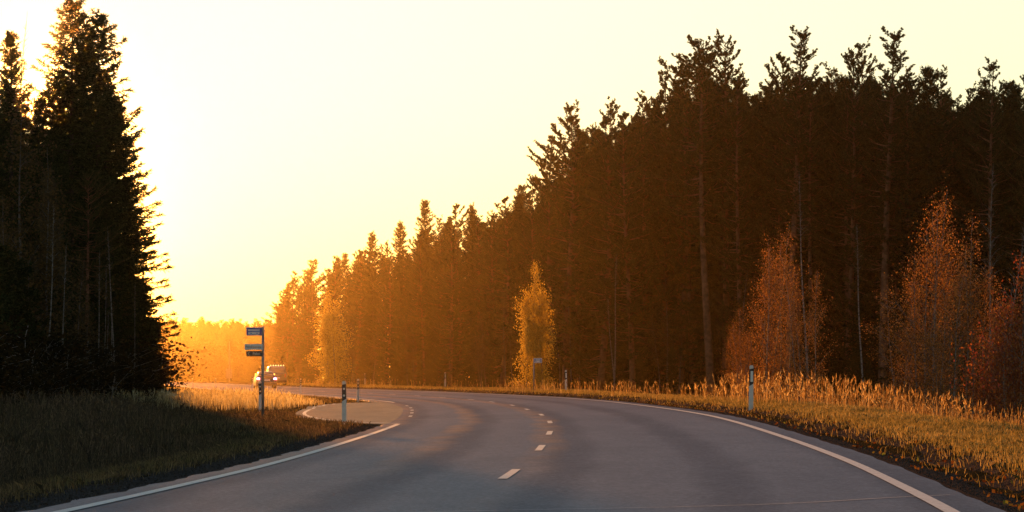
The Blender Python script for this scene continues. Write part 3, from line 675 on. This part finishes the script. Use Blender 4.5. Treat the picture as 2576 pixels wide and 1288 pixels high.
while x < 385:
    Z = zleft(x) + rnd.uniform(3, 16); plant('young_spruce%d' % rnd.randrange(2), 'young_spruce', x, Z, rnd.uniform(3, 6), 'dark young spruce under %s' % lreg(x), 'young spruce', 'young spruces under %s' % lreg(x), 1.2); x += rnd.uniform(18, 34)

# ------------------------------------------------------------------ far wood across the end of the road
for row in range(4):
    x = 330 + rnd.uniform(0, 12)
    while x < 760:
        Z = 560 + row * 16 + rnd.uniform(-5, 5); y = 808 + rnd.uniform(-6, 14) + row * 1
        if row == 0 and 440 < x < 560: y -= 6
        k = rnd.choice(['edge_pine0', 'edge_pine1', 'spruce1', 'spruce3', 'edge_pine0']); sp = k[0] == 's'
        plant(k, 'spruce_tree' if sp else 'pine_tree', x, Z, htop(y, Z), 'haze-washed %s in the far wood beyond the road' % ('spruce' if sp else 'pine'), 'spruce' if sp else 'pine', 'trees of the far wood', rnd.uniform(1.3, 1.7), z=0); x += rnd.uniform(9, 22)
for row in range(2):
    x = 340
    while x < 720:
        plant('young_spruce%d' % rnd.randrange(2), 'young_spruce', x, 548 + row * 12 + rnd.uniform(-4, 4), rnd.uniform(5, 8), 'low haze-washed young spruce along the foot of the far wood', 'young spruce', 'young spruces before the far wood', 1.7, z=0); x += rnd.uniform(10, 18)

# ------------------------------------------------------------------ grass
def blades(X, Y, h, w, rg, lean=.35, seg2=True):
    n = len(X); Z0 = hgt(X, Y) - .015; a = rg.uniform(0, 6.283, n); d = np.stack([np.cos(a), np.sin(a), np.zeros(n)], 1); ln = np.abs(rg.normal(size=n)) * lean
    f = rg.uniform(0, 6.283, n); sd_ = np.stack([np.cos(f), np.sin(f), np.zeros(n)], 1) * (w / 2)[:, None]
    P = np.stack([X, Y, Z0], 1); mid = P + d * (ln * h * .3)[:, None] + np.array([0, 0, 1]) * (h * .55)[:, None]; tip = P + d * (ln * h)[:, None] + np.array([0, 0, 1]) * (h * (1 - .25 * np.minimum(ln, 1)))[:, None]
    V = np.empty((n, 5, 3)); V[:, 0] = P - sd_; V[:, 1] = P + sd_; V[:, 2] = mid + sd_ * .75; V[:, 3] = tip; V[:, 4] = mid - sd_ * .75
    return V, mid, tip
def plumes(mid, tip, size, rg, k=4):
    out = []; D = nrm(tip - mid)
    for j in range(k):
        b = tip - D * (size * (.15 + .75 * j / k))[:, None]; d = nrm(D + rg.normal(size=D.shape) * .22 + [0, 0, -.05]); out.append(tris(b, d, size * rg.uniform(.45, .75, len(b)), size * .13, rg))
    return out
def scatter(n, y0, y1, rg, fx, pw=1.0):
    """n points with more of them close by; fx(Y, r) gives X"""
    t = rg.random(n); Y = y0 * (y1 / y0) ** (t ** pw); return fx(Y, rg.random(n)), Y
def keep(X, Y, gap_r=.0, gap_l=.0):
    u = X - XL(Y); return ((u < -.55 - gap_l) | (u > 7.95 + gap_r)) & ~inside_poly(X, Y, bay_poly)
def patchy(X, Y, f=1.0, s=0): return .5 + .25 * np.sin(X * 1.7 * f + s + 2 * np.sin(Y * .5 * f)) + .25 * np.sin(Y * 1.3 * f + s * 2 + X * .6 * f)

rg = np.random.default_rng(77)
B = []
# short turf: right verge
X, Y = scatter(150000, 22, 330, rg, lambda Y, r: XL(Y) + 8.0 + 3.3 * r ** .8 + 2.0 * (Y > 110) * r); m_ = keep(X, Y) & (rg.random(len(X)) < sm((X - XL(Y) - 8.18) / .8) * (.4 + .6 * patchy(X, Y, 2.2)) + .08); X, Y = X[m_], Y[m_]
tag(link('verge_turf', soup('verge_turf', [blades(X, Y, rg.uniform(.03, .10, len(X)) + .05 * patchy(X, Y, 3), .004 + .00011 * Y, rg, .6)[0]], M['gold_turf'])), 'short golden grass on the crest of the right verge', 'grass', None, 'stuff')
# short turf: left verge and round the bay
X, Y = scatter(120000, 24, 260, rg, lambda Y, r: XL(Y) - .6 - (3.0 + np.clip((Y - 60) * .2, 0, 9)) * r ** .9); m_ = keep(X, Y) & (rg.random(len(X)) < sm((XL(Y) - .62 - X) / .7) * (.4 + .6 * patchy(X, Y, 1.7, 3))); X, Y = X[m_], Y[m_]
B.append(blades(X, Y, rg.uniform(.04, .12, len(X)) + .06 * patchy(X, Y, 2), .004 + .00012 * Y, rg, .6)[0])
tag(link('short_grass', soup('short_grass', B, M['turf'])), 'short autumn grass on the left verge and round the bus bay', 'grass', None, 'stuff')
B = []
# tall straw grass with plumes: right side
X, Y = scatter(24000, 30, 150, rg, lambda Y, r: XL(Y) + 9.9 + np.clip((60 - Y) * .02, 0, .6) + (2.5 + Y * .13) * r ** .8); m_ = keep(X, Y) & (X < Y * .2 + 3) & (rg.random(len(X)) < .45 + .55 * patchy(X, Y, .8)); X, Y = X[m_], Y[m_]
e = X - XL(Y) - 9.9; hh = (.30 + .65 * sm(e / 2.2)) * rg.uniform(.5, 1.15, len(X)) * (.7 + .5 * patchy(X, Y, .5, 1)); hh *= (.44 + .30 * sm((Y - 45) / 35)) * (1 - .55 * sm((Y - 95) / 30)) * (.40 + .8 * patchy(X, Y, 1.1, 4)) * np.exp(rg.normal(size=len(X)) * .16) * (1 - .42 * sm((X - 6.5) / 5))
V, mid, tip = blades(X, Y, hh, .004 + .00007 * Y, rg, .22); B.append(V); B += plumes(mid, tip, hh * .24, rg)
# denser knot of reed grass round the near right post and along the far outside verge
X, Y = scatter(3000, 66, 128, rg, lambda Y, r: XL(Y) + 9.0 + 5.5 * r); m_ = rg.random(len(X)) < np.exp(-((Y - 86) / 16) ** 2) * (.25 + .75 * patchy(X, Y, .7, 2)); X, Y = X[m_], Y[m_]
V, mid, tip = blades(X, Y, rg.uniform(.35, .95, len(X)) * (.55 + .45 * np.exp(-((Y - 84) / 18) ** 2)), .004 + .00007 * Y, rg, .2); B.append(V); B += plumes(mid, tip, rg.uniform(.16, .26, len(X)), rg)
X, Y = scatter(2600, 104, 330, rg, lambda Y, r: XL(Y) + 8.5 + 4 * r ** 1.5); m_ = rg.random(len(X)) < patchy(X, Y, .25) ** 2.5 * 1.2; X, Y = X[m_], Y[m_]
V, mid, tip = blades(X, Y, rg.uniform(.2, .65, len(X)), .006 + .00007 * Y, rg, .2); B.append(V); B += plumes(mid, tip, rg.uniform(.14, .22, len(X)), rg)
tag(link('tall_verge_grass', soup('tall_verge_grass', B, M['straw'])), 'tall golden reed grass on the right verge', 'grass', None, 'stuff')
B = []
# left meadow
X, Y = scatter(36000, 103, 300, rg, lambda Y, r: XL(Y) - 3.0 - (3.2 + Y * .09) * r); m_ = keep(X, Y, 0, .8) & ~((Y < 130) & (X > -7.9)) & (rg.random(len(X)) < .5 + .5 * patchy(X, Y, .4, 5)); X, Y = X[m_], Y[m_]
hh = rg.uniform(.25, .72, len(X)) * sm((XL(Y) - 2.2 - X) / 4 + .15) * (1 - .75 * sm((Y - 124) / 30)); V, mid, tip = blades(X, Y, hh, .006 + .00006 * Y, rg, .2); B.append(V); B += plumes(mid, tip, hh * .28, rg)
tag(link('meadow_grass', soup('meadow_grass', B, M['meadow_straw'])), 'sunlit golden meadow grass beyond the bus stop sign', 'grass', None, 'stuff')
B = []
X, Y = scatter(90000, 27, 125, rg, lambda Y, r: -.05 * Y * 0 + np.minimum(XL(Y) - 2.6 - np.clip((Y - 60) * .12, 0, 4), -1) - (1.2 + Y * .13) * r); m_ = keep(X, Y, 0, 1.2) & (X > -Y * .21 - 3) & (rg.random(len(X)) < .4 + .6 * patchy(X, Y, .7, 2)); X, Y = X[m_], Y[m_]
e = XL(Y) - 2.4 - X - np.clip((Y - 60) * .12, 0, 4); hh = (.14 + .5 * sm(e / 3.5)) * rg.uniform(.5, 1.2, len(X)) * (.7 + .5 * patchy(X, Y, .4)); V, mid, tip = blades(X, Y, hh, .004 + .00008 * Y, rg, .3); B.append(V)
s_ = rg.random(len(X)) < .4; B += plumes(mid[s_], tip[s_], hh[s_] * .25, rg, 3)
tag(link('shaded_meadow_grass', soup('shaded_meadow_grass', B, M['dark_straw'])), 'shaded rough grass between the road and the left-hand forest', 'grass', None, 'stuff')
# gravel stones on the right shoulder
X, Y = scatter(12000, 22, 75, rg, lambda Y, r: XL(Y) + 7.68 + 1.3 * r ** 1.3); st = leaves(np.stack([X, Y, hgt(X, Y) + .006], 1), rg.uniform(.006, .02, len(X)), rg)
X, Y = scatter(5500, 22, 110, rg, lambda Y, r: XL(Y) + 7.75 + 2.0 * r ** .9); m_ = rg.random(len(X)) < patchy(X, Y, 1.6, 7) ** 2.5; X, Y = X[m_], Y[m_]
tag(link('fallen_leaves', soup('fallen_leaves', [leaves(np.stack([X, Y, hgt(X, Y) + .02], 1), rg.uniform(.02, .055, len(X)), rg)], M['litter'])), 'fallen rusty leaves on the dark soil beside the right asphalt edge', 'leaves', None, 'stuff')
X, Y = scatter(9000, 24, 70, rg, lambda Y, r: XL(Y) - .38 - .8 * r); st2 = leaves(np.stack([X, Y, hgt(X, Y) + .006], 1), rg.uniform(.01, .03, len(X)), rg)
tag(link('gravel_stones', soup('gravel_stones', [st, st2], M['gravel'])), 'loose dark gravel along the asphalt edges', 'gravel', None, 'stuff')

# ------------------------------------------------------------------ roadside posts
def post_parts(right=False):
    """flat-faced 1.05 m marker post: tapered white body, slanted black band, reflector"""
    body = MB().prism([(-.055, -.25), (.055, -.25), (.051, .62), (-.051, .56)], -.030, .030)
    cap = MB().prism([(-.047, .96), (.047, .98), (.046, 1.02), (.030, 1.05), (-.030, 1.05), (-.046, 1.03)], -.029, .029)
    band = MB().prism([(-.051, .561), (.051, .621), (.047, .979), (-.047, .959)], -.0305, .0305)
    rs = [MB().box((.012, -.034, .79), (.058, .006, .25))] if right else [MB().tube([(0, -.0305, zc), (0, -.038, zc)], .026, 12) for zc in (.70, .86)]
    return [('body', body.mesh('body', M['white'])), ('band', band.mesh('band', M['black'])), ('cap', cap.mesh('cap', M['white']))] + [('reflector', q.mesh('reflector', M['reflector'])) for q in rs]
PROTO['post_right'] = (post_parts(True), 1.05)
PROTO['post'] = (post_parts(), 1.05)
for (x, yb, Z, lab, s) in [
 (866, 1062, 72.5, 'largest roadside post on the left, in front of the bus bay', 1.0),
 (900, 1008, 136, 'roadside post at the far tip of the bus bay', 1.0),
 (756, 992, 196, 'thin dark roadside post between the van and the bus bay', .95),
 (655, 1030, 103, 'dark post tucked beside the foot of the bus stop pole', 1.0),
 (1120, 985, 222, 'small roadside post on the outside of the bend, middle of the picture', 1.0),
 (1424, 990, 157, 'pale roadside post right of the far bus stop sign', 1.05),
 (1889, 1027, 74, 'white roadside post standing in the reed grass on the right', 1.05),
 (635, 980, 245, 'tiny dark post left of the car', .9),
 (543, 980, 262, 'tiny thin post in the sunlit meadow', .95),
 (484, 976, 330, 'tiniest post at the left end of the far road', .9),
 (918, 980, 290, 'faint tiny post beyond the road in the haze', 1.0)]:
    X = (x - CX) * Z / F; o = plant('post_right' if x > 1100 else 'post', 'marker_post', x, Z, 1.05 * s, lab, 'roadside post', 'marker posts along the road', 1.0, rot=rnd.uniform(-.15, .15))
    o.rotation_euler.y = rnd.uniform(-.02, .02); o.location.z += .06

# ------------------------------------------------------------------ signs
def text_mesh(txt, size, m, name, wscale=1.0):
    cu_ = bpy.data.curves.new(name, 'FONT'); cu_.body = txt; cu_.size = size; cu_.extrude = .0015; cu_.align_x = 'CENTER'; cu_.align_y = 'CENTER'; cu_.offset = size * .012
    t = bpy.data.objects.new(name, cu_); C.objects.link(t); dg = bpy.context.evaluated_depsgraph_get(); me = bpy.data.meshes.new_from_object(t.evaluated_get(dg)); bpy.data.objects.remove(t)
    for v in me.vertices: v.co = (v.co.x * wscale, -v.co.z, v.co.y)
    me.materials.clear(); me.materials.append(m); me.name = name; return me
def bus_emblem(w, h, m, y):
    """coach pictogram: body with a window strip and two wheel arches"""
    mb = MB(); a = w / 2
    mb.prism([(-a, h * .10), (a, h * .10), (a, h * .30), (-a, h * .30)], y, y + .003)
    mb.prism([(-a, -h * .30), (-a * .62, -h * .30), (-a * .56, -h * .12), (-a * .40, -h * .12), (-a * .34, -h * .30), (a * .40, -h * .30), (a * .46, -h * .12), (a * .62, -h * .12), (a * .68, -h * .30), (a, -h * .22), (a, -h * .02), (-a, -h * .02)], y, y + .003)
    for k in range(9): xx = -a + w * (k + .0) / 8; mb.box((xx * .985, y + .0015, h * .04), (w * .014, .003, h * .119))
    for c_ in (-.48, .54):
        mb.prism([(a * c_ + .055 * w * math.cos(t), -h * .29 + .055 * w * math.sin(t)) for t in np.linspace(0, 6.283, 11)[:-1]], y, y + .003)
    return mb.mesh('emblem', m)
px = 83.6 / F
X, Z = at(661.5, 83.6); z0 = float(hgt(X, Z)); t = empty('bus_stop_sign', (X, Z, z0), 0)
tag(t, 'near bus stop pole with blue bus plate and two name plates on the left', 'bus stop sign', 'bus stop signs')
def zz(y): return HC + (HZ - y) * px - z0
MB().tube([(0, 0, -.3), (-.004, 0, 1.2), (0, 0, zz(823))], .037, 14).build('pole', M['steel'], t, True)
MB().tube([(0, 0, zz(823)), (0, 0, zz(820.5))], [.041, .022], 14).build('pole_cap', M['steel'], t)
def plate(x0, x1, y0, y1, face, rim, par, tilt=0, name='plate'):
    a, b, c_, d = (x0 - 661.5) * px, (x1 - 661.5) * px, zz(y0), zz(y1)
    o = MB().box(((a + b) / 2, -.05, (c_ + d) / 2), (b - a, .012, c_ - d)).build(name, rim, par, bevel=.003)
    f = MB().box(((a + b) / 2, -.058, (c_ + d) / 2), (b - a - .022, .004, c_ - d - .022)).build('face', face, o)
    return o, (a + b) / 2, (c_ + d) / 2
p, mx_, mz = plate(620, 662, 823.5, 844.5, M['blue'], M['sign_white'], t, name='bus_plate')
em = link('emblem', bus_emblem(.32, .24, M['sign_white'], -.064), p, (mx_ - .02, 0, mz - .012))
MB().box((.012, -.05, zz(834)), (.055, .09, .26)).build('bracket', M['steel'], t, bevel=.004)
p, mx_, mz = plate(615.5, 661, 865.5, 880, M['sign_white'], M['sign_white'], t, name='street_name_plate')
link('lettering', text_mesh('Paloksentie', .098, M['sign_black'], 'lettering', .98), p, (mx_ - .005, -.0625, mz))
p, mx_, mz = plate(620, 661, 883, 896.5, M['sign_black'], M['sign_black'], t, name='direction_plate')
link('lettering', text_mesh('Palos', .098, M['sign_white'], 'lettering', 1.0), p, (mx_ + .055, -.0625, mz))
a0 = -.19
MB().prism([(a0, 0), (a0 + .055, .055), (a0 + .075, .055), (a0 + .022, 0), (a0 + .075, -.055), (a0 + .055, -.055)], -.063, -.060).build('arrow', M['sign_white'], p).location = (mx_, 0, mz)
for y in (872, 889, 830): MB().tube([(.0, -.05, zz(y)), (.045, -.05, zz(y)), (.045, .04, zz(y)), (0, .045, zz(y))], .008, 6).build('clamp', M['steel'], t)

X, Z = at(1343, 160); z0 = float(hgt(X, Z)); px2 = 160 / F; t = empty('bus_stop_sign', (X, Z, z0), 0)
tag(t, 'far bus stop pole with small blue and white plate before the golden birch', 'bus stop sign', 'bus stop signs')
zt = HC + (HZ - 901) * px2 - z0
MB().tube([(0, 0, -.3), (0, 0, zt)], .035, 10).build('pole', M['steel'], t, True)
p = MB().box((.215, -.045, zt - .125), (.43, .012, .25)).build('bus_plate', M['sign_white'], t, bevel=.003)
MB().box((.215, -.053, zt - .125), (.37, .004, .19)).build('face', M['blue'], p)
link('emblem', bus_emblem(.28, .22, M['sign_white'], -.059), p, (.215, 0, zt - .13))

# faint pole with a box, far off in the haze
X, Z = at(577, 470); t = empty('utility_pole', (X, Z, 0), 0); tag(t, 'faint utility pole with a box at its foot in the far haze', 'pole')
MB().tube([(0, 0, -.3), (0, 0, 6.6)], [.13, .09], 8).build('pole', M['wood'], t); MB().box((-.05, -.2, 1.6), (.9, .25, 1.5)).build('box', M['wood'], t, bevel=.02)

# ------------------------------------------------------------------ vehicles (seen from behind)
def wheel(par, x, y, r, w):
    o = MB().tube([(x - w / 2, y, r), (x - w / 2 + .02, y, r), (x + w / 2 - .02, y, r), (x + w / 2, y, r)], [r * .9, r, r, r * .9], 20).build('wheel', M['tyre'], par, True)
    MB().tube([(x - w / 2 - .006, y, r), (x + w / 2 + .006, y, r)], r * .58, 14).build('rim', M['rim'], o)
def shell(sec, ys):
    """loft: sec list of half-sections [(x, z) ...] along ys"""
    vs = []; n = len(sec[0])
    for s_, y in zip(sec, ys): vs += [(a, y, z) for a, z in s_] + [(-a, y, z) for a, z in reversed(s_)]
    k = 2 * n; fs = [tuple(range(k)), tuple(range(len(vs) - 1, len(vs) - k - 1, -1))]
    for i in range(len(ys) - 1):
        for j in range(k): fs.append((i * k + j, i * k + (j + 1) % k, (i + 1) * k + (j + 1) % k, (i + 1) * k + j))
    return MB().add(vs, fs)
def vehicle(name, x, Z, L_, Wd, H, belt, paint_, lab, cat, van=False, lit=True):
    X = (x - CX) * Z / F; th = math.atan2(-(float(XL(Z + 5)) - float(XL(Z - 5))), 10)
    t = empty(name, (X, Z, float(hgt(X, Z)) + .01), th); tag(t, lab, cat, 'vehicles driving away'); w = Wd / 2
    def half(wl, wm, wt, zb, zm, zt): return [(wl * .96, zb), (wl, zb + .12), (wm, (zb + zm) * .55), (wm, zm), (wt * 1.0, zm + (zt - zm) * .55), (wt * .94, zt - .05), (wt * .80, zt)]
    hb = [belt + .02, belt + .03, belt + .02, belt, belt - .08, belt - .22]
    if van: ys = [0, .05, .30, 1.6, 3.2, L_ - 1.0, L_ - .25, L_]; tops = [H - .28, H - .14, H - .03, H, H, H * .97, belt + .15, belt - .1]; zm = [belt] * 5 + [belt, belt - .05, belt - .25]; wt_ = [w * .84, w * .86, w * .88, w * .88, w * .88, w * .86, w * .9, w * .85]
    else: ys = [0, .06, .45, .95, 2.1, 3.0, L_ - .35, L_]; tops = [belt + .02, belt + .10, belt + .22, H - .05, H, belt + .15, belt - .12, belt - .25]; zm = [belt - .04, belt, belt, belt, belt, belt, belt - .2, belt - .32]; wt_ = [w * .9, w * .86, w * .80, w * .74, w * .74, w * .84, w * .9, w * .85]
    sec = [half(w * .95 if i in (0, len(ys) - 1) else w, w * .97, wt_[i], .24, zm[i], tops[i]) for i in range(len(ys))]
    body = shell(sec, ys).build('body', paint_, t, True, bevel=.0)
    # rear and side glass set just proud of the shell
    if van:
        g = MB().add([(-w * .74, -.012, belt + .05), (w * .74, -.012, belt + .05), (w * .68, .035, H - .26), (-w * .68, .035, H - .26), (-w * .74, .02, belt + .05), (w * .74, .02, belt + .05), (w * .68, .07, H - .26), (-w * .68, .07, H - .26)], [(0, 1, 2, 3), (7, 6, 5, 4), (0, 4, 5, 1), (1, 5, 6, 2), (2, 6, 7, 3), (3, 7, 4, 0)])
    else:
        g = MB().add([(-w * .70, .40, belt + .20), (w * .70, .40, belt + .20), (w * .62, .91, H - .06), (-w * .62, .91, H - .06), (-w * .70, .46, belt + .12), (w * .70, .46, belt + .12), (w * .62, .97, H - .14), (-w * .62, .97, H - .14)], [(0, 1, 2, 3), (7, 6, 5, 4), (0, 4, 5, 1), (1, 5, 6, 2), (2, 6, 7, 3), (3, 7, 4, 0)])
    g.build('rear_window', M['glass'], t)
    for s_ in (-1, 1):
        MB().box((s_ * w * .875, (1.0 if not van else .9) + .9, belt + (H - belt) * .42), (.05, 1.7, (H - belt) * .5)).build('side_window', M['glass'], t, bevel=.01)
        MB().box((s_ * w * .80, -.015, belt - .10 if not van else belt - .12), (w * .26, .06, .15) if not van else (w * .14, .05, .34)).build('tail_light', M['tail'] if lit else M['tail_off'], t, bevel=.015)
        MB().box((s_ * (w + .09), L_ * .62, belt + .08), (.17, .09, .12)).build('mirror', paint_, t, bevel=.02)
    MB().box((0, -.05, .42), (Wd * .94, .16, .22)).build('bumper', M['black'] if van else paint_, t, bevel=.04)
    MB().box((0, -.035 if van else -.04, belt - (.34 if van else .22)), (.50, .02, .12)).build('number_plate', M['sign_white'], t, bevel=.004)
    for s_ in (-1, 1):
        for yy in (.85, L_ - .85): wheel(t, s_ * (w - .12), yy, .32 if not van else .34, .21)
    if van:
        rb = MB().box((0, .62, H + .045), (Wd * .78, .05, .04)).build('roof_bar', M['black'], t)
        for k in range(6): MB().tube([((k - 2.5) * .25, .55, H + .10), ((k - 2.5) * .25, .62, H + .10)], [.055, .05], 10).build('roof_lamp', M['amber'], t)
    else: MB().box((0, .75, belt + .165), (.3, .02, .02)).build('brake_light', M['tail'], t)
    return t
vehicle('car', 671, 254, 4.3, 1.78, 1.43, .92, M['carpaint'], 'dark car with glowing rear lights driving away behind the sign pole', 'car')
vehicle('van', 698, 296, 4.9, 1.92, 1.90, 1.12, M['vanpaint'], 'beige van with a row of lamps on its roof ahead of the car', 'van', True, False)

# ------------------------------------------------------------------ haze
hz = MB().box((0, 0, 16.5), (1790, 1790, 39)).mesh('haze', M['white']); hz.materials.clear()
m, T, N, L = mat('haze'); pv = N.new('ShaderNodeVolumePrincipled'); o = N.new('ShaderNodeOutputMaterial'); L.new(pv.outputs[0], o.inputs['Volume'])
pv.inputs['Color'].default_value = (.40, .31, .19, 1); pv.inputs['Density'].default_value = .0002; pv.inputs['Anisotropy'].default_value = .972
hz.materials.append(m); h_o = link('haze', hz); tag(h_o, 'warm sunlit haze filling the air over road and forest', None, None, 'stuff')
print('objects', len(bpy.data.objects), 'polys', sum(len(m.polygons) for m in bpy.data.meshes))
